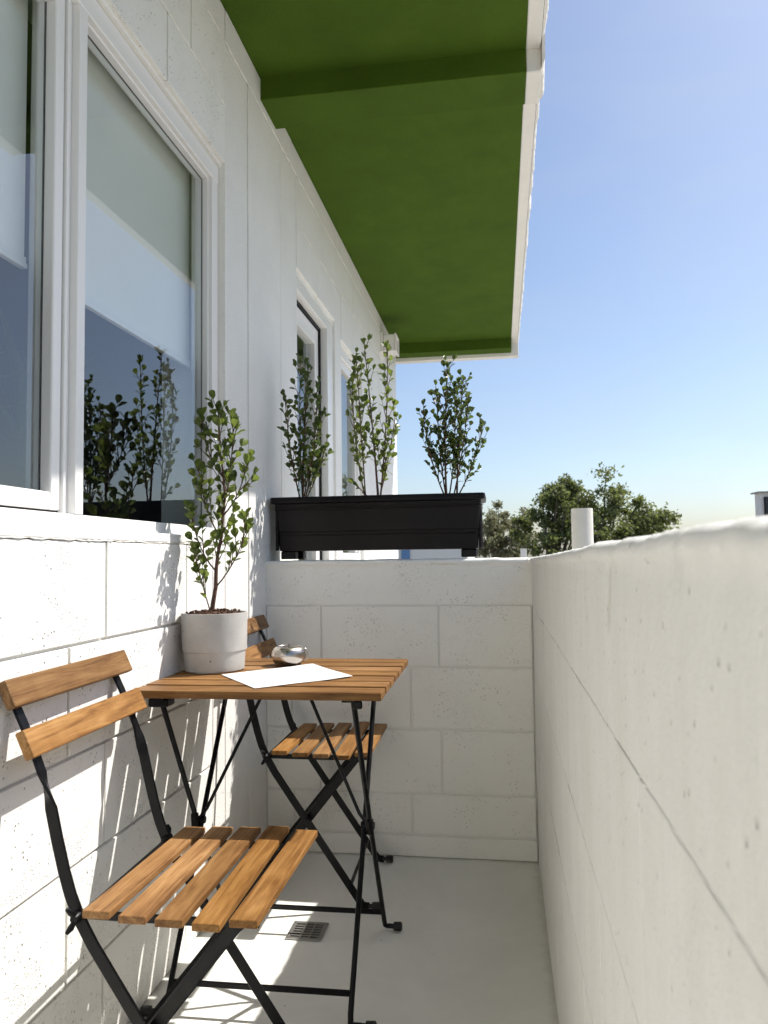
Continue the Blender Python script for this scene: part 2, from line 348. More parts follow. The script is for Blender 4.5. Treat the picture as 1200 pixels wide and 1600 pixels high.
# window opening, door opening and second window opening
WY0, WY1, WZ0, WZ1 = .30, 2.15, 1.030, 2.160
DY0, DY1, DZ1 = 2.966, 3.70, 2.14
VY0, VY1, VZ0, VZ1 = 3.852, 4.46, .95, 2.10
HE, ZS = 6.0, 2.66
CX = -.011
for y0, y1, z0, z1 in ((-2.4, WY0, -3.2, ZS), (WY0, WY1, -3.2, WZ0), (WY0, WY1, WZ1, ZS), (WY1, DY0, -3.2, ZS), (DY0, DY1, -3.2, .0), (DY0, DY1, DZ1, ZS),
                       (DY1, VY0, -3.2, ZS), (VY0, VY1, -3.2, VZ0), (VY0, VY1, VZ1, ZS), (VY1, HE, -3.2, ZS)):
    hb('wall', -.2, CX, y0, y1, z0, z1, 'mortar')
J = .006
def blk(y0, y1, z0, z1, m='block', bev=.0018, parent=house, jit=.0012):
    d = rnd.uniform(-jit, jit)
    return box('block', -.05+d, d, y0+J/2, y1-J/2, z0+J/2, z1-J/2, M[m], parent, bev, 2)
def course(y0, y1, z0, z1, joints, m='block'):
    e = [y0]+[j for j in sorted(joints) if y0+.03 < j < y1-.03]+[y1]
    for a, b in zip(e, e[1:]): blk(a, b, z0, z1, m)
zs = [0, .203, .409, .612, .818, 1.018]
for i in range(5):
    j0 = 1.464 if i % 2 == 0 else 1.33
    course(-2.4, 2.052, zs[i], zs[i+1], [j0+.406*k for k in range(-10, 3)])
course(WY0-.0, WY1, 2.168, 2.352, [1.743+.406*k for k in range(-5, 1)])
course(-2.4, WY1, 2.352, 2.553, [1.89+.406*k for k in range(-11, 1)])
course(-2.4, WY1, 2.553, ZS, [1.74+.406*k for k in range(-11, 1)])
for k in range(6): course(-2.4, WY0, 1.018+.2225*k if k else 1.018, 1.018+.2225*(k+1) if k < 5 else 2.352, [-.1+.406*j+(.2 if k % 2 else 0) for j in range(-6, 2)])
# pier of tall smooth panels
blk(2.052, 2.15, 0, 1.018, 'panel', .002); blk(2.15, 2.36, 0, 2.553, 'panel', .002); blk(2.36, 2.735, 0, 2.553, 'panel', .002); blk(2.735, 2.966, 0, 2.553, 'panel', .002)
blk(2.15, 2.9, 2.553, ZS, 'panel'); blk(2.9, 3.85, 2.553, ZS, 'panel'); blk(3.85, 4.9, 2.553, ZS, 'panel'); blk(4.9, HE, 2.553, ZS, 'panel')
blk(DY0, 3.34, DZ1+.02, 2.352, 'panel'); blk(3.34, DY1, DZ1+.02, 2.352, 'panel'); blk(DY0, DY1, 2.352, 2.553, 'panel')
blk(DY1, VY0, 0, 2.352, 'panel'); blk(DY1, 4.2, 2.352, 2.553, 'panel'); blk(VY0, VY1, VZ1+.01, 2.352, 'panel'); blk(4.2, 5.1, 2.352, 2.553, 'panel')
blk(5.1, HE, 2.352, 2.553, 'panel'); blk(VY1, 5.1, 1.6, 2.352, 'panel'); blk(5.1, HE, 1.6, 2.352, 'panel'); blk(VY1, HE, 0, 1.6, 'panel'); blk(VY0, VY1, 0, VZ0-.03, 'panel')
# ragged caulk beads left on some joints
def bead(y0, y1, z, r=.0022, seed=0):
    q = random.Random(seed); n = max(8, int((y1-y0)/.012)); pts = []; rr = []
    for i in range(n+1):
        pts.append((.0002, y0+(y1-y0)*i/n, z+q.uniform(-.0012, .0012))); rr.append(r*q.uniform(.25, 1.25))
    tube('caulk_bead', pts, rr, M['white_trim'], house, 6)
bead(1.2, 2.15, 2.352, .003, 1); bead(1.3, 2.3, 2.553, .0028, 2); bead(2.36, 2.9, 2.553, .003, 3); bead(2.97, 3.7, 2.352, .003, 4); bead(3.7, 5.9, 2.352, .0025, 5); bead(3.0, 5.9, 2.553, .0025, 6)
bead(.9, 2.05, 1.0175, .0022, 7)
# rest of the house body
hb('wall', -5.2, -5.0, -2.4, HE, -3.2, 2.9, 'stucco'); hb('wall', -5.0, -.2, HE-.2, HE-.002, -3.2, 2.9, 'stucco'); hb('wall', -5.0, -.2, -2.4, -2.2, -3.2, 2.9, 'stucco')
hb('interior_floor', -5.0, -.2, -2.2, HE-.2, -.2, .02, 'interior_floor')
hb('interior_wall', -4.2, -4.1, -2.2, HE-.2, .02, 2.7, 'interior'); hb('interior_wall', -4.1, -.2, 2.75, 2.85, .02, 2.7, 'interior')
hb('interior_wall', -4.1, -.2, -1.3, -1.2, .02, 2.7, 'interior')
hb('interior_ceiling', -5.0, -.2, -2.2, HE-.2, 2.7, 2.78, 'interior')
# roof, soffit, beams
hb('roof', -5.3, .905, -2.6, 6.12, 2.78, 2.95, 'stucco')
BY0, BY1, BZ = 2.495, 2.682, 2.580
XG = .918
hb('soffit', -.002, XG, -2.6, BY0, ZS, ZS+.1, 'green'); hb('soffit', -.002, XG, BY1, 5.92, ZS, ZS+.1, 'green')
hb('soffit_beam', -.001, XG, BY0, BY1, BZ, ZS+.1, 'green', bev=.002); hb('soffit_beam', -.001, XG, 5.92, 6.06, BZ, ZS+.1, 'green')
hb('soffit_lip', XG, .966, -2.6, BY0, ZS-.004, ZS+.1, 'white_trim', bev=.003); hb('soffit_lip', XG, .968, BY0, BY1, BZ-.002, ZS+.1, 'white_trim', bev=.003)
hb('soffit_lip', XG, .966, BY1, 6.06, ZS-.004, ZS+.1, 'white_trim', bev=.003); hb('end_fascia', -.2, .976, 6.06, 6.13, BZ-.03, ZS+.3, 'white_trim', bev=.004)
def ragged():
    bm = bmesh.new(); rows = []; q = random.Random(9); y = -2.6
    while y < 6.13:
        n1 = noise.noise((y*7, 0, 3)); n2 = noise.noise((y*31, 5, 1)); n3 = noise.noise((y*80, 5, 7))
        inb = BY0-.02 < y < BY1+.01
        xo = .980+.006*n1+.006*n2+.004*n3
        zb = (BZ if inb else ZS)+.014+.01*n2+.006*n3
        rows.append([(.9685, y, zb-.004), (xo-.006, y, zb), (xo, y, zb+.012), (xo+.004*n2, y, zb+.06), (xo-.004*n1, y, 2.93), (.9685, y, 2.96)])
        y += .012
    ring_sweep(bm, rows); return finish(bm, 60)
obj('roof_fascia', ragged(), M['rough_edge'], house)
tag(obj('hook', lathe_mesh([(0, -.012), (.008, -.01), (.0125, 0), (.008, .01), (0, .012)], 16), M['gasket_and_gap'], None, (.993, 4.05, 2.965)), 'small dark round knob on the outer roof edge', 'knob')

# ---- big window
win = obj('window', box_mesh(.045, WY1-WY0-.004, .052, .003, 2, M['vinyl']), None, house, (-.0425, (WY0+WY1)/2, WZ1-.028)); win.name = 'window'
def wb(name, x0, x1, y0, y1, z0, z1, m='vinyl', bev=.002):
    c = win.location
    return box(name, x0-c.x, x1-c.x, y0-c.y, y1-c.y, z0-c.z, z1-c.z, M[m], win, bev, 2)
XF = -.022                      # frame face
wb('window_sill', -.12, .0022, WY0-.0, WY1-.002, 1.0185, 1.030+.010, bev=.0025)
wb('frame', -.065, XF, WY0+.002, WY1-.002, 1.0402, 1.068)                  # bottom rail
wb('frame', -.065, XF, WY1-.050, WY1-.002, 1.0682, WZ1-.0542)              # right jamb
wb('frame', -.0651, XF-.010, WY1-.058, WY1-.0502, 1.0682, WZ1-.0542)        # glazing bead
wb('frame', -.0651, XF-.010, 1.42, WY1-.0585, WZ1-.0622, WZ1-.0542)
wb('mullion', -.07, XF+.002, 1.378, 1.408, 1.0682, WZ1-.0542)
wb('mullion', -.07, XF-.014, 1.362, 1.3778, 1.0682, WZ1-.0542)
wb('mullion', -.07, XF-.008, 1.353, 1.3618, 1.0682, WZ1-.0542)
wb('frame', -.065, XF, WY0+.002, WY0+.05, 1.0682, WZ1-.0542)
# opening sash left of the mullion
sy0, sy1, sz0, sz1 = WY0+.055, 1.349, 1.0735, WZ1-.058
SX0, SX1 = -.075, -.034
wb('gasket_and_gap', -.070, -.041, sy1, 1.3528, 1.0682, WZ1-.0542, 'gasket_and_gap', 0); wb('gasket_and_gap', -.070, -.041, sy0, sy1, 1.0682, sz0, 'gasket_and_gap', 0)  # solid black strips put in for the shade in the gaps round the sash
wb('sash', SX0, SX1, sy1-.030, sy1, sz0, sz1, bev=.004); wb('sash', SX0, SX1, sy0, sy0+.030, sz0, sz1, bev=.004)
wb('sash', SX0, SX1, sy0+.0302, sy1-.0302, sz0, sz0+.034, bev=.004); wb('sash', SX0, SX1, sy0+.0302, sy1-.0302, sz1-.034, sz1, bev=.004)
wb('gasket_and_gap', -.0595, -.0560, sy1-.0300+.0-.0018, sy1-.0302, sz0+.0342, sz1-.0342, 'gasket_and_gap', 0)
wb('gasket_and_gap', -.0525, -.0490, WY1-.0594, WY1-.0582, 1.0682, WZ1-.064, 'gasket_and_gap', 0)
wb('gasket_and_gap', -.0525, -.0490, 1.41, WY1-.0596, WZ1-.0634, WZ1-.0624, 'gasket_and_gap', 0)
wb('pane', -.053, -.049, 1.4085, WY1-.0596, 1.0683, WZ1-.0636, 'glass', 0)
wb('pane', -.060, -.056, sy0+.0305, sy1-.0321, sz0+.0345, sz1-.0345, 'glass', 0)
# inner reveal of the wall, seen through the glass
wb('inner_frame', -.095, -.0655, WY1-.030, WY1-.003, 1.0405, WZ1-.003); wb('inner_frame', -.095, -.0655, 1.36, WY1-.0305, WZ1-.03, WZ1-.003)
wb('inner_frame', -.105, -.0755, 1.345, 1.375, 1.0405, WZ1-.0305)

# roller shades behind the panes
def shade(y0, y1, label, x=-.108, zb=1.556):
    c = Vector((x, (y0+y1)/2, zb))
    t = thing('roller_shade', label, 'roller shade', c, 0, 'roller shades behind the big window')
    box('fabric', -.001, .001, y0-c.y, y1-c.y, .012, WZ1+.1-zb, M['fabric'], t)
    box('bottom_bar', -.005, .009, y0-c.y, y1-c.y, -.012, -.0015, M['bar'], t, .002, 2); box('hem', -.003, .006, y0-c.y, y1-c.y, -.001, .0115, M['bar'], t, .001); box('slot', -.002, .004, y0-c.y, y1-c.y, -.0028, -.0008, M['gasket_and_gap'], t)
    tube('roller', [(-.02, y0-c.y, WZ1+.13-zb), (-.02, y1-c.y, WZ1+.13-zb)], .025, M['bar'], t)
shade(1.42, 2.135, 'pale roller shade pulled halfway down behind the wide fixed pane')
shade(.34, 1.335, 'pale roller shade behind the opening sash at the left edge')

# indoor strap-leaved plant, faint behind the glass
def strap_plant(loc, label, seed, n=18, L=.62):
    q = random.Random(seed); t = thing('indoor_plant', label, 'plant', loc)
    obj('pot', lathe_mesh([(0, 0), (.10, 0), (.13, .22), (.12, .22), (.1, .18), (0, .18)], 24), M['concrete'], t)
    for i in range(n):
        a = q.uniform(0, 6.28); l = L*q.uniform(.7, 1.1); lean = q.uniform(.25, 1.0); w = q.uniform(.016, .028)
        d = Vector((math.cos(a), math.sin(a), 0)); s = Vector((-d.y, d.x, 0)); vs = []; fs = []
        for k in range(9):
            u = k/8; ang = R(82)-lean*1.9*u*u
            p = Vector((0, 0, .18)) + d*(l*lean*.62*u*u+.03*u) + Vector((0, 0, l*(u-.45*lean*u*u*u)))
            ww = w*(1-.9*u**2.2)*min(1, .55+u*2)
            vs += [p-s*ww+Vector((0, 0, ww*.4)), p, p+s*ww+Vector((0, 0, ww*.4))]
        for k in range(8):
            b = 3*k; fs += [(b, b+1, b+4, b+3), (b+1, b+2, b+5, b+4)]
        me = bpy.data.meshes.new('leaf'); me.from_pydata(vs, [], fs)
        for p_ in me.polygons: p_.use_smooth = True
        obj('leaf', me, M['strap'], t)
tabl = thing('indoor_stand', 'dark indoor plant stand behind the big window', 'plant stand', (-.62, 2.05, .02))
box('top', -.3, .3, -.5, .5, .90, .93, M['interior_floor'], tabl, .004)
for sx in (-.26, .26):
    for sy in (-.45, .45): box('leg', sx-.02, sx+.02, sy-.02, sy+.02, 0, .90, M['interior_floor'], tabl)
strap_plant((-.60, 2.1, .95), 'strap-leaved indoor plant faintly seen through the wide pane', 5)
strap_plant((-.62, 1.70, .95), 'strap-leaved indoor plant faintly seen through the sash glass', 8, 14, .55)

# ---- door and second window further along the house wall
door = obj('door', box_mesh(.045, DY1-DY0-.22, .17, .003, 1, M['vinyl']), None, house, (-.075, (DY0+DY1)/2-.035, .16))
def db(name, x0, x1, y0, y1, z0, z1, m='vinyl', bev=.002):
    c = door.location; return box(name, x0-c.x, x1-c.x, y0-c.y, y1-c.y, z0-c.z, z1-c.z, M[m], door, bev, 2)
db('door_frame', -.13, -.012, DY0+.002, DY0+.05, .002, DZ1-.002); db('door_frame', -.13, -.012, DY1-.12, DY1-.002, .002, DZ1-.002); db('door_frame', -.13, -.012, DY0+.052, DY1-.122, DZ1-.05, DZ1-.002)
db('gasket_and_gap', -.12, -.045, DY1-.145, DY1-.122, .002, DZ1-.052, 'gasket_and_gap', 0); db('gasket_and_gap', -.12, -.045, DY0+.052, DY1-.146, DZ1-.068, DZ1-.052, 'gasket_and_gap', 0)  # black strips stand for the dark open gap between door leaf and frame
db('stile', -.0975, -.0525, DY0+.0525, DY0+.13, .002, DZ1-.07); db('stile', -.0975, -.0525, DY1-.215, DY1-.147, .002, DZ1-.07); db('stile', -.0975, -.0525, DY0+.1305, DY1-.2155, DZ1-.15, DZ1-.07)
db('pane', -.078, -.072, DY0+.131, DY1-.216, .246, DZ1-.151, 'glass', 0)
w2 = obj('window', box_mesh(.05, VY1-VY0-.004, .05, .003, 1, M['vinyl']), None, house, (-.045, (VY0+VY1)/2, VZ1-.027))
def vb(name, x0, x1, y0, y1, z0, z1, m='vinyl', bev=.002):
    c = w2.location; return box(name, x0-c.x, x1-c.x, y0-c.y, y1-c.y, z0-c.z, z1-c.z, M[m], w2, bev, 2)
vb('frame', -.07, -.02, VY0+.002, VY0+.05, VZ0+.052, VZ1-.053); vb('frame', -.07, -.02, VY1-.05, VY1-.002, VZ0+.052, VZ1-.053); vb('frame', -.07, -.02, VY0+.002, VY1-.002, VZ0+.002, VZ0+.05)
vb('sash', -.066, -.032, VY0+.052, VY0+.09, VZ0+.053, VZ1-.055); vb('sash', -.066, -.032, VY1-.09, VY1-.052, VZ0+.053, VZ1-.055); vb('sash', -.066, -.032, VY0+.0905, VY1-.0905, VZ1-.1, VZ1-.055)
vb('pane', -.052, -.048, VY0+.0905, VY1-.0905, VZ0+.053, VZ1-.1005, 'glass', 0)
vb('window_sill', -.1, .01, VY0-.01, VY1+.01, VZ0-.03, VZ0)

# small box fixture under the soffit by the house corner
wl = thing('wall_light', 'small white square box fixture on the wall below the green soffit', 'light fixture', (.0, 5.28, 2.475))
box('back_plate', .0012, .02, -.09, .09, -.07, .07, M['light_box'], wl, .003); box('housing', .0205, .10, -.08, .08, -.06, .055, M['light_box'], wl, .008, 2)
for a in ((-.083, .083, .045, .06), (-.083, .083, -.07, -.055), (-.083, -.068, -.0548, .0448), (.068, .083, -.0548, .0448)): box('rim', .1005, .112, a[0], a[1], a[2], a[3], M['light_box'], wl, .002)
for k in range(2): box('rim', .012+.0, .108, -.0835+k*.155, -.0805+k*.155+.006, -.064+.0, -.061, M['light_box'], wl)

# ------------------------------------------------------------------ parapets
def cap_mesh(L, top, th, bot, seed, amp=.0026, step=.006, roll=.012):
    # hand plastered upper course with a lumpy rolled top; runs along +X from 0 to L, inner face at y = 0, thickness to +y
    bm = bmesh.new(); rows = []; n = int(L/step)
    for i in range(n+1):
        x = L*i/n; lp = amp*(.8*noise.noise((x*3.1, seed, 0))+.9*noise.noise((x*11, seed, 4))+.7*noise.noise((x*34, seed, 8))+.5*noise.noise((x*90, seed, 1)))
        lf = .0022*noise.noise((x*5, seed, 12))+.001*noise.noise((x*17, seed, 3)); zt = top(x)+lp
        lip = -.0025-.004*max(0, noise.noise((x*9, seed, 22))+.15)-.003*noise.noise((x*40, seed, 2))-.0015*noise.noise((x*110, seed, 5))
        pr = [(lf*.3, bot), (lf, bot+.03), (lf*1.5, bot+.07), (lf, zt-.032), (lf*.6+.0008, zt-.021), (lip, zt-.016), (lip-.001, zt-.011), (lip+.001, zt-.005), (.004, zt-.0012), (.018, zt), (th*.5, zt-.001), (th-.02, zt), (th, zt-.012), (th, bot)]
        rows.append([(x, a, b) for a, b in pr])
    ring_sweep(bm, rows); bmesh.ops.recalc_face_normals(bm, faces=bm.faces); return finish(bm, 50)
side = thing('parapet_wall', 'long white painted block parapet close on the right side', 'wall', (WR, 0, 0), 0, 'balcony parapets')
Ytop = YE+.2
me = cap_mesh(Ytop+2.4, lambda x: .992-.007*min(1, max(0, (x-2.8)/1.2))-.015*min(1, max(0, (x-3.3)/1.5)), .2, .812, 3.3)
c = obj('plaster_cap', me, M['plaster'], side); c.matrix_local = Matrix(((0, 1, 0, 0), (1, 0, 0, -2.4), (0, 0, 1, 0), (0, 0, 0, 1)))
me.flip_normals()
box('core', .0028, .198, -2.399, Ytop-.001, -3.2, .8125, M['mortar'], side)
zr = [.0, .203, .405, .608, .8105]
for i in range(4):
    e = [-2.4]+[v for v in [(1.102 if i % 2 else .61+.28)+.406*k for k in range(-9, 6)] if -2.37 < v < YE-.05]+[YE]
    if i == 3: e = [-2.4]+[.61+.406*k+.085*(k > 0) for k in range(-7, 5)]+[YE]
    for a, b in zip(e, e[1:]):
        d = rnd.uniform(-.0006, .0006)
        box('block', d, .05+d, a+.0032, b-.0032, zr[i]+.0011, zr[i+1]-.0011, M['plaster'], side, .0009, 2)
def joint_fill(zz, seed):
    q = random.Random(seed); y = -.2
    while y < YE-.05:
        l = q.uniform(.04, .35); e = min(y+l, YE-.01); n = max(6, int((e-y)/.01))
        pts = [(.0016+q.uniform(-.0004, .0004), y+(e-y)*i/n, zz+q.uniform(-.0006, .0006)) for i in range(n+1)]
        tube('joint_filler', pts, [.0012]+[.0021*q.uniform(.75, 1.1) for i in range(n-1)]+[.0012], M['plaster'], side, 6); y = e+q.uniform(.02, .16)
for kk, zz in enumerate(zr[1:]): joint_fill(zz, 40+kk)
endw = thing('parapet_wall', 'low white painted block end wall carrying the black planter', 'wall', (0, YE, 0), 0, 'balcony parapets')
me = cap_mesh(WR, lambda x: .968, .198, .8175, 7.1, .0022, .012)
obj('plaster_cap', me, M['block_shade'], endw, (.0005, 0, 0))
box('core', .0, WR-.0005, .0058, .197, -3.2, .8175, M['mortar'], endw)
rows = [(.071, .203, [.098, .496]), (.203, .409, [.19, .596]), (.409, .612, [.09, .497]), (.612, .8155, [.195, .592])]
for z0, z1, js in rows:
    e = [.001]+js+[WR-.001]
    for a, b in zip(e, e[1:]):
        d = rnd.uniform(-.0006, .0012)
        box('block', a+.0032, b-.0032, d, .05+d, z0+.0034, z1-.0034, M['block_shade'], endw, .0026, 2)
box('base_course', .001, WR-.001, -.004, .05, .001, .066, M['block_shade'], endw, .004, 2)
backw = thing('parapet_wall', 'white end wall of the balcony behind the viewer', 'wall', (0, -2.4, 0), 0, 'balcony parapets')
box('core', .0, WR-.001, -.2, 0, -3.2, .98, M['plaster'], backw, .006)

# floor drain
dr = thing('floor_drain', 'square slotted metal floor drain at the edge of the sun patch', 'drain', (.2775, 2.003, .0))
def drain_plate():
    xs = [-.047]; ys = [-.047]
    for a in (-.037, -.013, -.009, .011, .015, .037): xs.append(a)
    xs.append(.047)
    for k in range(6): ys += [-.037+k*.013, -.037+k*.013+.007]
    ys.append(.047); bm = bmesh.new(); V = {}
    for i, x in enumerate(xs):
        for j, y in enumerate(ys): V[i, j] = bm.verts.new((x, y, .0042))
    for i in range(len(xs)-1):
        for j in range(len(ys)-1):
            if i % 2 == 1 and j % 2 == 1: continue
            bm.faces.new((V[i, j], V[i+1, j], V[i+1, j+1], V[i, j+1]))
    r = bmesh.ops.extrude_face_region(bm, geom=list(bm.faces)); bmesh.ops.translate(bm, vec=(0, 0, -.0025), verts=[v for v in r['geom'] if isinstance(v, bmesh.types.BMVert)])
    bmesh.ops.recalc_face_normals(bm, faces=bm.faces); return finish(bm)
obj('grate', drain_plate(), M['drain'], dr); box('hole_dark', -.043, .043, -.043, .043, .0004, .0014, M['dark'], dr)  # black sheet under the slots, coloured as the darkness of the drain hole

# ------------------------------------------------------------------ furniture
def slat(name, L, w, t, parent, loc, rot=(0, 0, 0), bev=.0022):
    return obj(name, box_mesh(L, w, t, bev, 2, M['wood']), M['wood'], parent, loc, rot)
def foot(parent, p, sx):
    x, y, z = p
    tube('foot_cap', [(x, y, z), (x+sx*.010, y, z), (x+sx*.012, y, z), (x+sx*.030, y, z), (x+sx*.033, y, z)], [.006, .006, .0105, .0115, .008], M['rubber'], parent, 12)
def make_chair(label, loc, rz):
    t = thing('folding_chair', label, 'chair', loc, rz, 'folding chairs at the bistro table')
    ox = .22
    def fit(x, z):
        k = 1+.03*min(1, z/.4); return .797-(.797-x)*k, z-(.978-z)*(k-1)
    prof = [(.028, .757), (.046, .72), (.066, .675), (.078, .645), (.084, .628), (.089, .610), (.094, .592), (.104, .548), (.117, .497), (.128, .462), (.1425, .428), (.165, .388), (.20, .331), (.28, .201), (.385, .030), (.394, .016), (.404, .0125), (.414, .0125)]
    prof = [fit(*p) for p in prof]
    for s in (-1, 1):
        pts = [(x-ox, s*.166, z) for x, z in prof]; wd = []
        for x, z in prof:
            k = min(1, max(0, (z-.580)/.053)); a = k*math.pi/2      # twist from side-on to face-on
            wd.append((math.cos(a), s*math.sin(a), 0) if z > .54 else (1, 0, .25) if z > .42 else (1, 0, .62))
        flat_bar('back_leg', pts, wd, .021, .0055, M['black'], t)
        foot(t, (.410-ox, s*.166, .0125), 1)
        pb = [(.398, .431), (.385, .421), (.25, .254), (.065, .026), (.054, .016), (.044, .0125), (.036, .0125)]; pb = [fit(*p) for p in pb]
        flat_bar('front_leg', [(x-ox, s*.148, z) for x, z in pb], [(1, 0, -.8)]*7, .024, .009, M['black'], t)
        foot(t, (.040-ox, s*.148, .0125), -1)
        # seat rail, pivots, wing nut
        bar = flat_bar('seat_rail', [(.115-ox, s*.158, .4145), (.18-ox, s*.158, .4135), (.31-ox, s*.158, .4125), (.415-ox, s*.158, .4145)], [(0, 0, 1)]*4, .014, .005, M['black'], t)
        tube('pivot', [(.240-ox, s*.140, .240), (.240-ox, s*.174, .240)], .006, M['black'], t)
        wn_ = tube('wing_nut', [(.122-ox, s*.160, .416), (.122-ox, s*.176, .416), (.122-ox, s*.182, .416)], [.008, .009, .006], M['black'], t)
        for dz in (-1, 1):
            bm = bmesh.new(); bm_tube(bm, [(.122-ox, s*.178, .416+dz*.004), (.119-ox, s*.184, .416+dz*.012), (.114-ox, s*.188, .416+dz*.019)], [.004, .0055, .003], 8)
            obj('wing', finish(bm, 50), M['black'], wn_)
    tube('rear_rod', [(.130-ox, -.166, .420), (.130-ox, .166, .420)], .0045, M['black'], t)
    tube('front_crossbar', [(.362-ox, -.166, .068), (.362-ox, .166, .068)], .005, M['black'], t)
    tube('rear_crossbar', [(.095-ox, -.148, .063), (.095-ox, .148, .063)], .005, M['black'], t)
    tilt = (Matrix.Rotation(R(-25), 3, 'Y') @ Matrix(((0, 0, 1), (1, 0, 0), (0, 1, 0)))).to_euler()
    for x, z in ((.037, .771), (.069, .6955)):
        x, z = fit(x, z); slat('back_slat', .402, .047, .0175, t, (x-ox, 0, z), tilt, .003)
    for k in range(5):
        x, z = fit(.187+.0570*k, (.4445, .4435, .443, .4435, .4448)[k])
        slat('seat_slat', .402, .0445, .0125, t, (x-ox, 0, z), (0, (R(1.5), R(.5), 0, R(-1), R(1))[k], R(90)))
    return t
make_chair('near folding chair with wooden slats and black steel frame in the foreground', (.22, 1.3256, 0), .012)
make_chair('far folding chair with wooden slats half hidden behind the table', (.22, 2.302, 0), .03)

tb = thing('bistro_table', 'small square folding table with wooden slats and crossed black legs', 'table', (.0105, 1.545, 0), .014)
TW, TD = .541, .525
for k in range(7):
    slat('table_slat', TW, .0640, .0165, tb, (TW/2, .0333+(TD-.0666)/6*k, .6918+(.0006 if k % 2 else 0)), (0, 0, 0), .002)
for i, x in enumerate((.052, .468)):
    sg = -1 if i == 0 else 1
    flat_bar('rail', [(x, .02, .6795), (x, .26, .6795), (x, .505, .6795)], [(1, 0, 0)]*3, .026, .006, M['black'], tb)
    bm = bmesh.new(); bm_box(bm, *((x-.028, x+.018, .035, .075) if i == 0 else (x+.004, x+.026, .045, .052)), .658, .6762); bm_box(bm, x-.018, x+.018, .455, .49, .662, .6762)
    bmesh.ops.bevel(bm, geom=list(bm.edges), offset=.003, segments=1, affect='EDGES'); obj('bracket', finish(bm), M['black'], tb)
    xa = x+.006*sg
    tube('leg', [(xa, .055, .672), (xa, .262, .345), (xa, .474, .030), (xa+.001*sg, .481, .016), (xa+.006*sg, .4835, .0125), (xa+.016*sg, .4835, .0125)], .0062, M['black'], tb)
    xb = x-.008*sg
    tube('leg', [(xb, .472, .672), (xb, .262, .345), (xb, .062, .030), (xb+.001*sg, .055, .016), (xb+.006*sg, .053, .0125), (xb+.024*sg, .053, .0125)], .0062, M['black'], tb)
    foot(tb, (xa+.012*sg, .4835, .0125), sg); foot(tb, (xb+.022*sg, .053, .0125), sg)
    tube('pivot', [(x-.016, .262, .345), (x+.016, .262, .345)], .0085, M['black'], tb)
    tube('pivot_collar', [(xa, .254, .330), (xa, .250, .362)], .0095, M['black'], tb)
    xt = .225 if i == 0 else .318
    tube('brace', [(x-.004*sg, .262, .352), (x-.02*sg, .262, .372), (xt, .262, .672)], .0042, M['black'], tb)
flat_bar('stretcher', [(.062, .082, .060), (.26, .082, .060), (.458, .082, .060)], [(0, 0, 1)]*3, .013, .006, M['black'], tb)
flat_bar('stretcher', [(.06, .454, .060), (.26, .454, .060), (.47, .454, .060)], [(0, 0, 1)]*3, .013, .006, M['black'], tb)
flat_bar('centre_rail', [(.05, .262, .6765), (.27, .262, .6765), (.47, .262, .6765)], [(0, 1, 0)]*3, .018, .005, M['black'], tb)
TZ = .7012

# paper
def paper_obj():
    A, B, C, D = Vector((.135, 1.758)), Vector((.276, 1.580)), Vector((.455, 1.748)), Vector((.311, 1.945)); n = 12
    o = (A+C)/2; bm = bmesh.new(); uv = bm.loops.layers.uv.new('UVMap'); V = {}
    for i in range(n+1):
        for j in range(n+1):
            u, v = i/n, j/n; p = (A*(1-u)+B*u)*(1-v)+(D*(1-u)+C*u)*v-o
            z = .0012+.0035*max(0, v-.75)**1.2*(1 if u > .5 else .5)+.0012*math.sin(u*3+v*5)**2*v
            V[i, j] = bm.verts.new((p.x, p.y, z))
    for i in range(n):
        for j in range(n):
            f = bm.faces.new((V[i, j], V[i+1, j], V[i+1, j+1], V[i, j+1]))
            for l, (a, b) in zip(f.loops, ((i, j), (i+1, j), (i+1, j+1), (i, j+1))): l[uv].uv = (b/n, a/n)
    r = bmesh.ops.extrude_face_region(bm, geom=list(bm.faces)); bmesh.ops.translate(bm, vec=(0, 0, -.0008), verts=[v for v in r['geom'] if isinstance(v, bmesh.types.BMVert)])
    bmesh.ops.recalc_face_normals(bm, faces=bm.faces)
    return tag(obj('paper_sheet', finish(bm, 40), M['paper'], None, (o.x, o.y, TZ)), 'white printed sheet lying on the slatted table', 'paper')
paper_obj()
# steel bowl
bw = thing('sugar_bowl', 'round brushed steel bowl with lid on the slatted table', 'bowl', (.250, 1.935, TZ), R(8)); bw.scale = (.93, .93, .95)
obj('body', lathe_mesh([(0, .0), (.030, 0), (.036, .003), (.0445, .013), (.048, .025), (.0465, .036), (.041, .045), (.035, .0495), (.0335, .0503), (.0325, .0495), (.033, .046), (0, .046)], 56, 60), M['steel'], bw)
lid = obj('lid', lathe_mesh([(0, .0495), (.012, .0492), (.028, .0478), (.0318, .0472), (.0318, .0464), (0, .0464)], 48, 60), M['steel'], bw)
obj('knob', lathe_mesh([(0, .0494), (.0035, .0496), (.003, .052), (.005, .054), (.0045, .057), (0, .0582)], 20, 60), M['steel'], lid)
tube('handle', [(.042+.011*math.sin(a)*1.0, .0, .028+.0165*math.cos(a)) for a in [R(10+16*k) for k in range(11)]], .0018, M['steel'], bw, 10)

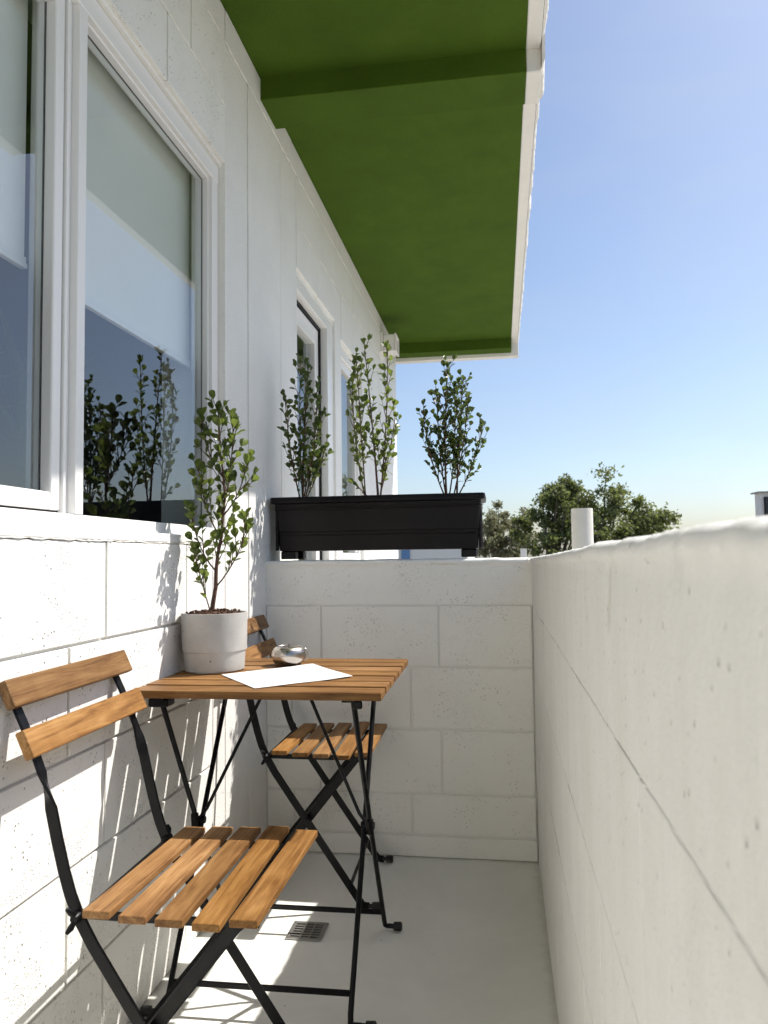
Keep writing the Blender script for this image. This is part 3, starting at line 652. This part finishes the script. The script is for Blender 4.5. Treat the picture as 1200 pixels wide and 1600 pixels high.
# ------------------------------------------------------------------ plants
def leaf_mesh(L, w, fold, curl, name):
    vs = []; fs = []; st = [(0, .04), (.12, .16), (.3, .6), (.52, .95), (.7, 1.), (.86, .78), (.96, .4), (1, .04)]
    for u, k in st:
        z = curl*L*(u*u); vs += [(u*L, -w/2*k, z+fold*w*k*.5), (u*L, 0, z), (u*L, w/2*k, z+fold*w*k*.5)]
    for i in range(len(st)-1):
        b = 3*i; fs += [(b, b+3, b+4, b+1), (b+1, b+4, b+5, b+2)]
    me = bpy.data.meshes.new(name); me.from_pydata(vs, [], fs)
    for p in me.polygons: p.use_smooth = True
    return me
def leaf_set(m):
    r = [leaf_mesh(.031, .0205, .35, -.14, 'leaf'), leaf_mesh(.028, .020, .5, .12, 'leaf'), leaf_mesh(.034, .0185, .25, -.28, 'leaf'), leaf_mesh(.022, .014, .45, .05, 'leaf')]
    for x in r: x.materials.append(m)
    return r
LEAF = leaf_set(M['leaf']); LEAFD = leaf_set(M['leaf_dark'])
def bez(a, b, c, n):
    return [(a*(1-t)**2+b*2*t*(1-t)+c*t*t) for t in [i/n for i in range(n+1)]]
def shrub(parent, stems, seed, leaves, shoots, maxleaf, shootL=(.04, .10), step=.016, start=.2, size=1., spread=.9):
    q = random.Random(seed); bm = bmesh.new(); L = []
    for pts, r0, r1 in stems:
        n = len(pts); bm_tube(bm, pts, [r0+(r1-r0)*(i/(n-1))**.8 for i in range(n)], 7)
        tot = sum((pts[i+1]-pts[i]).length for i in range(n-1))
        def at(u):
            x = u*(n-1); i = min(int(x), n-2); return pts[i].lerp(pts[i+1], x-i), (pts[i+1]-pts[i]).normalized()
        ns = max(1, int(shoots*tot)); ga = q.uniform(0, 6.28)
        for s in range(ns):
            u = start+(1-start)*(s+q.random())/ns; p, d = at(u); ga += 2.4+q.uniform(-.5, .5)
            side_ = (d.orthogonal().normalized()); side_.rotate(Matrix.Rotation(ga, 3, d))
            sd = (d*q.uniform(.7, 1.3)+side_*q.uniform(.6, 1.1)*spread+Vector((0, 0, .35))).normalized()
            l = q.uniform(*shootL)*(1.15-.55*u); e = p+sd*l+Vector((0, 0, l*.18)); mid = p+sd*l*.5
            sp = bez(p, mid, e, 5); bm_tube(bm, sp, [.0016, .0015, .0013, .0011, .0009, .0007], 5)
            k = 0; dist = .012; a2 = q.uniform(0, 6.28)
            while dist < l:
                t_ = dist/l; x = t_*5; i = min(int(x), 4); P_ = sp[i].lerp(sp[i+1], x-i); D_ = (sp[i+1]-sp[i]).normalized()
                a2 += 2.4; L.append((P_, D_, a2, .75)); dist += step*q.uniform(.8, 1.3)
            for j in range(3): L.append((e, (sp[-1]-sp[-2]).normalized(), a2+j*2.1, .4 if j else .15))
        d0 = start
        while d0 < 1:                                                     # leaves straight on the stem
            p, d = at(d0); L.append((p, d, q.uniform(0, 6.28), .85)); d0 += .026/tot*q.uniform(.7, 1.5)
        p, d = at(1.)
        for j in range(4): L.append((p, d, j*1.6, .35))
    obj('branches', finish(bm, 60), M['bark'], parent)
    q.shuffle(L); L = L[:maxleaf]; mass = bmesh.new()
    for li, (P_, D_, a, out) in enumerate(L):
        s = D_.orthogonal().normalized(); s.rotate(Matrix.Rotation(a, 3, D_))
        x = (D_*(1-out*.45)+s*out*q.uniform(.7, 1.1)+Vector((q.uniform(-.2, .2), q.uniform(-.2, .2), q.uniform(0, .25)))).normalized()
        nrm = (D_-x*D_.dot(x)+Vector((q.uniform(-.4, .4), q.uniform(-.4, .4), q.uniform(-.1, .4))))
        nrm = (nrm-x*nrm.dot(x)).normalized(); y = nrm.cross(x)
        sc = size*q.uniform(.72, 1.12); me_ = leaves[q.choice((0, 0, 1, 1, 2, 3))]
        MM = Matrix.Translation(P_) @ Matrix((x, y, nrm)).transposed().to_4x4() @ Matrix.Scale(sc, 4)
        if li < 296:
            o = bpy.data.objects.new('leaf', me_); COL.objects.link(o); o.parent = parent; o.matrix_local = MM
        else:
            n0 = len(mass.verts); mass.from_mesh(me_); mass.verts.ensure_lookup_table(); bmesh.ops.transform(mass, matrix=MM, verts=mass.verts[n0:])
    if len(mass.verts):
        mo = obj('foliage', finish(mass, 180), leaves[0].materials[0], parent); mo['kind'] = 'stuff'
    else: mass.free()
V3 = Vector
# potted plant
PX, PY = .0855, 1.842
pp = thing('potted_plant', 'small leafy shrub in a grey concrete pot on the table', 'potted plant', (PX, PY, TZ))
obj('pot', lathe_mesh([(0, 0), (.0705, 0), (.0735, .003), (.0760, .044), (.0768, .0485), (.0792, .0505), (.0796, .054), (.0815, .140), (.0813, .1425), (.0800, .143), (.0765, .141), (.075, .10), (0, .1)], 72, 35), M['concrete'], pp)
def soil_disc(r, amp, seed):
    bm = bmesh.new(); c = bm.verts.new((0, 0, amp)); prev = None; n = 40
    for k in range(1, 15):
        ring = [bm.verts.new((r*k/14*math.cos(2*math.pi*i/n), r*k/14*math.sin(2*math.pi*i/n), amp*(1-(k/14)**2)+.004*noise.noise((k*1.7*math.cos(i*.157), k*1.7*math.sin(i*.157), seed)))) for i in range(n)]
        for i in range(n):
            if prev is None: bm.faces.new((c, ring[i], ring[(i+1) % n]))
            else: bm.faces.new((prev[i], ring[i], ring[(i+1) % n], prev[(i+1) % n]))
        prev = ring
    return finish(bm, 60)
obj('soil', soil_disc(.0762, .008, 2.), M['soil'], pp, (0, 0, .136))
bm = bmesh.new(); q = random.Random(3)
for k in range(150):
    a = q.uniform(0, 6.28); r = .072*math.sqrt(q.random()); s = q.uniform(.0015, .0045)
    bmesh.ops.create_icosphere(bm, subdivisions=1, radius=s, matrix=Matrix.Translation((r*math.cos(a), r*math.sin(a), .139+.007*(1-(r/.079)**2)+q.uniform(0, .004))) @ Matrix.Rotation(a, 4, 'X') @ Matrix.Diagonal((1, q.uniform(.4, 1), q.uniform(.4, .9), 1)))
gs = obj('soil_crumbs', finish(bm), M['soil'], pp); gs['kind'] = 'stuff'
b0 = V3((-.008, 0, .135))
trunk = [b0, V3((-.004, 0, .165)), V3((.003, .0, .205)), V3((.004, .0, .245)), V3((.008, 0, .285)), V3((.018, 0, .33)), V3((.022, 0, .385)), V3((.027, 0, .43)), V3((.024, 0, .48)), V3((.016, 0, .54)), V3((.012, .002, .60)), V3((.010, .002, .645))]
stems = [(trunk, .0066, .0016),
         (bez(V3((.003, 0, .205)), V3((.06, -.01, .26)), V3((.085, -.01, .345)), 6), .0022, .001),
         (bez(V3((.022, 0, .385)), V3((.07, -.02, .42)), V3((.090, -.015, .505)), 6), .0024, .001),
         (bez(V3((.004, 0, .245)), V3((-.035, -.02, .29)), V3((-.048, -.03, .385)), 6), .0022, .001),
         (bez(V3((.018, 0, .33)), V3((-.03, .01, .38)), V3((-.045, .01, .50)), 6), .0024, .001),
         (bez(V3((.027, 0, .43)), V3((.04, .02, .5)), V3((.042, .02, .625)), 6), .0024, .001),
         (bez(V3((.024, 0, .48)), V3((-.02, 0, .53)), V3((-.032, 0, .62)), 6), .0022, .001),
         (bez(b0, V3((-.022, -.02, .20)), V3((-.040, -.03, .285)), 6), .0018, .001)]
shrub(pp, stems, 11, LEAF, 46, 500, (.030, .066), .0140, .30, .90, .75)

# planter
PLX0, PLX1, PLZ = .012, .752, .9725
plan = thing('planter_box', 'long black plastic planter box standing on the end wall', 'planter', (.382, YE+.112, PLZ))
def planter_body():
    bm = bmesh.new(); prof = []
    H = .214; x0 = .356; y0 = .094
    def rr(hx, hy, z, rc=.012, n=4):
        out = []
        for sx, sy, a0 in ((1, 1, 0), (-1, 1, 90), (-1, -1, 180), (1, -1, 270)):
            for k in range(n+1):
                a = R(a0+90*k/n); out.append((sx*(hx-rc)+rc*math.cos(a), sy*(hy-rc)+rc*math.sin(a), z))
        return out
    def at(z): k = (z-.028)/(H-.028); return .342+.017*k, .080+.012*k
    rings = []
    def add(z, d=0): hx, hy = at(z); rings.append(rr(hx+d, hy+d, z))
    add(.028, -.004); add(.029)
    for zc in (.082, .094):
        add(zc-.0022); add(zc-.001, -.0016); add(zc+.001, -.0016); add(zc+.0022)
    add(.168); add(.170, .0025); add(.174, .0028); add(.176, .0005); add(.190); add(.1915, .0095); add(.194, .0118); add(.208, .0118); add(.2125, .0105); add(.214, .007); add(.2138, -.006); add(.205, -.009); add(.05, -.007)
    ring_sweep(bm, rings); bmesh.ops.recalc_face_normals(bm, faces=bm.faces); return finish(bm, 30)
obj('body', planter_body(), M['plastic'], plan)
for sx in (-1, 1):
    for sy in (-1, 1): box('foot', sx*.312-.026, sx*.312+.026, sy*.055-.02, sy*.055+.02, 0, .0278, M['plastic'], plan, .004, 2)
    for sy in (-1, 1): box('end_rib', sx*.351-.005, sx*.351+.005, sy*.070-.009, sy*.070+.009, .03, .19, M['plastic'], plan, .002)
box('soil', -.347, .347, -.082, .082, .19, .2, M['soil'], plan)
def wall_shrub(x, label, seed, defs, top, shoots=26, mx=290, grp='shrubs growing in the planter', size=1.0, leaves=LEAFD, sl=(.03, .075), start=.12):
    t = thing('shrub', label, 'shrub', (x, YE+.112, PLZ+.196), 0, grp)
    st = []
    for (bx, by), (mx_, my), (ex, ey, ez), r in defs:
        st.append((bez(V3((bx, by, 0)), V3((mx_, my, ez*.45)), V3((ex, ey, ez)), 9), r, .0012))
    shrub(t, st, seed, leaves, shoots, mx, sl, .0155, start, size, .75)
wall_shrub(.105, 'leftmost of the three planter shrubs, against the house wall', 21,
    [((0, 0), (.0, .0), (.02, .01, .49), .0045), ((.005, 0), (.05, .01), (.055, 0, .42), .003), ((-.005, 0), (-.05, -.01), (-.06, -.01, .38), .003), ((0, .01), (.045, .02), (.08, .02, .20), .0022), ((0, 0), (-.02, .02), (-.012, .02, .51), .003), ((0, 0), (.03, -.02), (.075, -.02, .31), .0025)], .5, 44, 560, size=.82)
wall_shrub(.363, 'tall middle planter shrub in front of the house corner', 33,
    [((.015, 0), (.0, .0), (-.03, .0, .57), .0048), ((.02, 0), (.05, .0), (.055, 0, .54), .0036), ((-.03, .01), (-.075, 0), (-.075, 0, .44), .003), ((.015, 0), (.05, .01), (.075, .02, .30), .0026), ((-.03, 0), (-.04, -.01), (-.055, -.02, .50), .0028), ((.0, .0), (-.03, .0), (-.06, .0, .06), .002)], .56, 30, 420, start=.2, leaves=LEAF, size=.9)
wall_shrub(.628, 'dense rightmost planter shrub standing against the sky', 45,
    [((-.01, 0), (-.02, .0), (.0, .0, .47), .0045), ((.025, 0), (.03, 0), (.055, .01, .42), .004), ((-.01, 0), (-.07, -.01), (-.085, -.01, .30), .003), ((.02, 0), (.09, .0), (.118, .0, .25), .0028), ((-.005, .01), (.03, .03), (.02, .03, .40), .003), ((-.01, 0), (-.04, .02), (-.04, .02, .38), .003), ((.01, 0), (.05, -.02), (.07, -.02, .33), .003)], .47, 56, 760, size=.8, start=.2)

# ------------------------------------------------------------------ things beyond the parapets
vp = thing('vent_pipe', 'stubby weathered white vent pipe rising beyond the right parapet', 'pipe', (1.214, 4.0, -.25))
obj('pipe', lathe_mesh([(.046, 0), (.054, 0), (.054, 1.456), (.053, 1.459), (.049, 1.459), (.047, 1.44), (.046, .3)], 40), M['pipe'], vp)
obj('flange', lathe_mesh([(.055, .0), (.12, .0), (.12, .006), (.07, .012), (.0555, .05)], 32), M['pipe'], vp)
po = thing('roof_post', 'tiny white square post top near the parapet corner', 'post', (1.035, 8.0, -3.2))
box('shaft', -.032, .032, -.032, .032, 0, 4.235, M['stucco'], po, .004); box('top', -.0335, .0335, -.0335, .0335, 4.2352, 4.242, M['stucco'], po)
# white house seen under the planter
nb = thing('white_building', 'white neighbouring building glimpsed under the black planter', 'building', (-2.0, 16.5, -3.2))
box('wall', -3.2, 2.1, 0, 5, 0, 4.9, M['stucco'], nb); box('parapet', -3.25, 2.15, -.05, 5.05, 4.9, 5.05, M['stucco'], nb)
dd = box('door', .675, .857, -.04, -.004, 2.2, 4.4, M['blue'], nb)
for x in (-2.7, -1.3):
    wf = box('window', x-.35, x+.35, -.03, -.003, 3.3, 4.45, M['far_glass'], nb)
    box('frame', -.39, .39, -.008, .004, -.62, -.576, M['stucco'], wf); box('frame', -.39, .39, -.008, .004, .576, .62, M['stucco'], wf)
# rooftop box with louvre at the right edge
rb = thing('rooftop_box', 'white rooftop box with dark louvre at the right edge', 'rooftop unit', (9.0, 20.5, -3.2))
box('wall', -1.66, 2, 0, .42, 0, 5.66, M['stucco'], rb); box('roof', -1.74, 2.1, -.08, .5, 5.665, 5.70, M['flat_roof'], rb)
lv = box('louvre', -1.58, -.6, -.05, -.003, 5.10, 5.56, M['dark'], rb)
for k in range(8): box('slat', -.47, .47, -.028, -.0255, -.2+k*.055, -.165+k*.055, M['far_glass'], lv)

def tree(name, label, loc, height, crown, nclump, nleaf, lsize, seed, lm, tr=.16):
    q = random.Random(seed); t = thing(name, label, 'tree', loc, 0, 'trees beyond the parapet')
    bm = bmesh.new(); fork = height*.42
    bm_tube(bm, [(0, 0, 0), (.05, .03, fork*.5), (0, .05, fork)], [tr, tr*.8, tr*.65], 9)
    tips = []
    for k in range(nclump):
        e = crown[k % len(crown)]; c, rad = V3(e[:3]), e[3]
        while True:
            d = V3((q.uniform(-1, 1), q.uniform(-1, 1), q.uniform(-1, 1)))
            if d.length < 1: break
        d = d*(.55+.45*q.random())
        tips.append(c+d*rad)
    for k, p in enumerate(tips):
        if k % 2 == 0:
            m = V3((p.x*.35, p.y*.35, fork+(p.z-fork)*.55))
            pts = bez(V3((0, .05, fork*.92)), m, p, 7); bm_tube(bm, pts, [tr*.42*(1-i/7.6)+.006 for i in range(8)], 5)
    obj('trunk', finish(bm, 60), M['bark_grey'], t)
    vs = []; fs = []
    per = nleaf//nclump
    for p in tips:
        cr = q.uniform(.22, .48)*crown[0][3]*.55
        for i in range(per):
            d = V3((q.gauss(0, 1), q.gauss(0, 1), q.gauss(0, .8)))*cr*.55; c = p+d
            a = V3((q.uniform(-1, 1), q.uniform(-1, 1), q.uniform(-1, 1))).normalized(); b = a.orthogonal().normalized(); b.rotate(Matrix.Rotation(q.uniform(0, 6), 3, a))
            s = lsize*q.uniform(.6, 1.25); n = len(vs)
            vs += [c-a*s*.6, c+b*s*.3+a*s*.05, c+a*s*.6, c-b*s*.3+a*s*.05]; fs.append((n, n+1, n+2, n+3))
    me = bpy.data.meshes.new('crown'); me.from_pydata(vs, [], fs)
    o = obj('crown', me, lm, t); o['kind'] = 'stuff'
tree('leafy_tree', 'tall leafy green tree right of the vent pipe', (4.0, 25, -3.2), 6.8, [(.1, 0, 5.6, 1.35), (.9, .3, 5.2, 1.25), (-.6, .2, 5.5, 1.1), (1.6, 0, 4.8, .95), (.3, 0, 4.6, 1.5), (-.5, -.6, 4.1, 1.2), (.9, -.5, 4.1, 1.2)], 119, 16500, .12, 2, M['tree_leaf'])
tree('leafy_tree', 'darker green tree left of the vent pipe', (2.3, 24, -3.2), 6.2, [(.2, 0, 5.7, .95), (-.3, .2, 5.1, 1.15), (.7, 0, 5.0, 1.2), (.45, .2, 6.1, .6), (-.1, -.5, 4.2, 1.1), (.9, -.5, 4.2, 1.0)], 92, 13500, .115, 5, M['tree_leaf'])
tree('dry_tree', 'sparse pale tree beside the right end of the planter', (.75, 27, -3.2), 5.4, [(0, 0, 5.1, 1.0), (.8, 0, 5.0, .9), (-.6, 0, 4.8, .95), (.2, -.4, 4.1, 1.1)], 70, 7700, .11, 8, M['tree_leaf_dry'], .1)
tree('dry_tree', 'low bushy tree trailing off along the right parapet', (5.9, 26, -3.2), 4.6, [(0, 0, 4.1, .6), (.7, 0, 4.0, .55), (-.8, 0, 4.1, .7)], 30, 3000, .10, 9, M['tree_leaf'], .08)
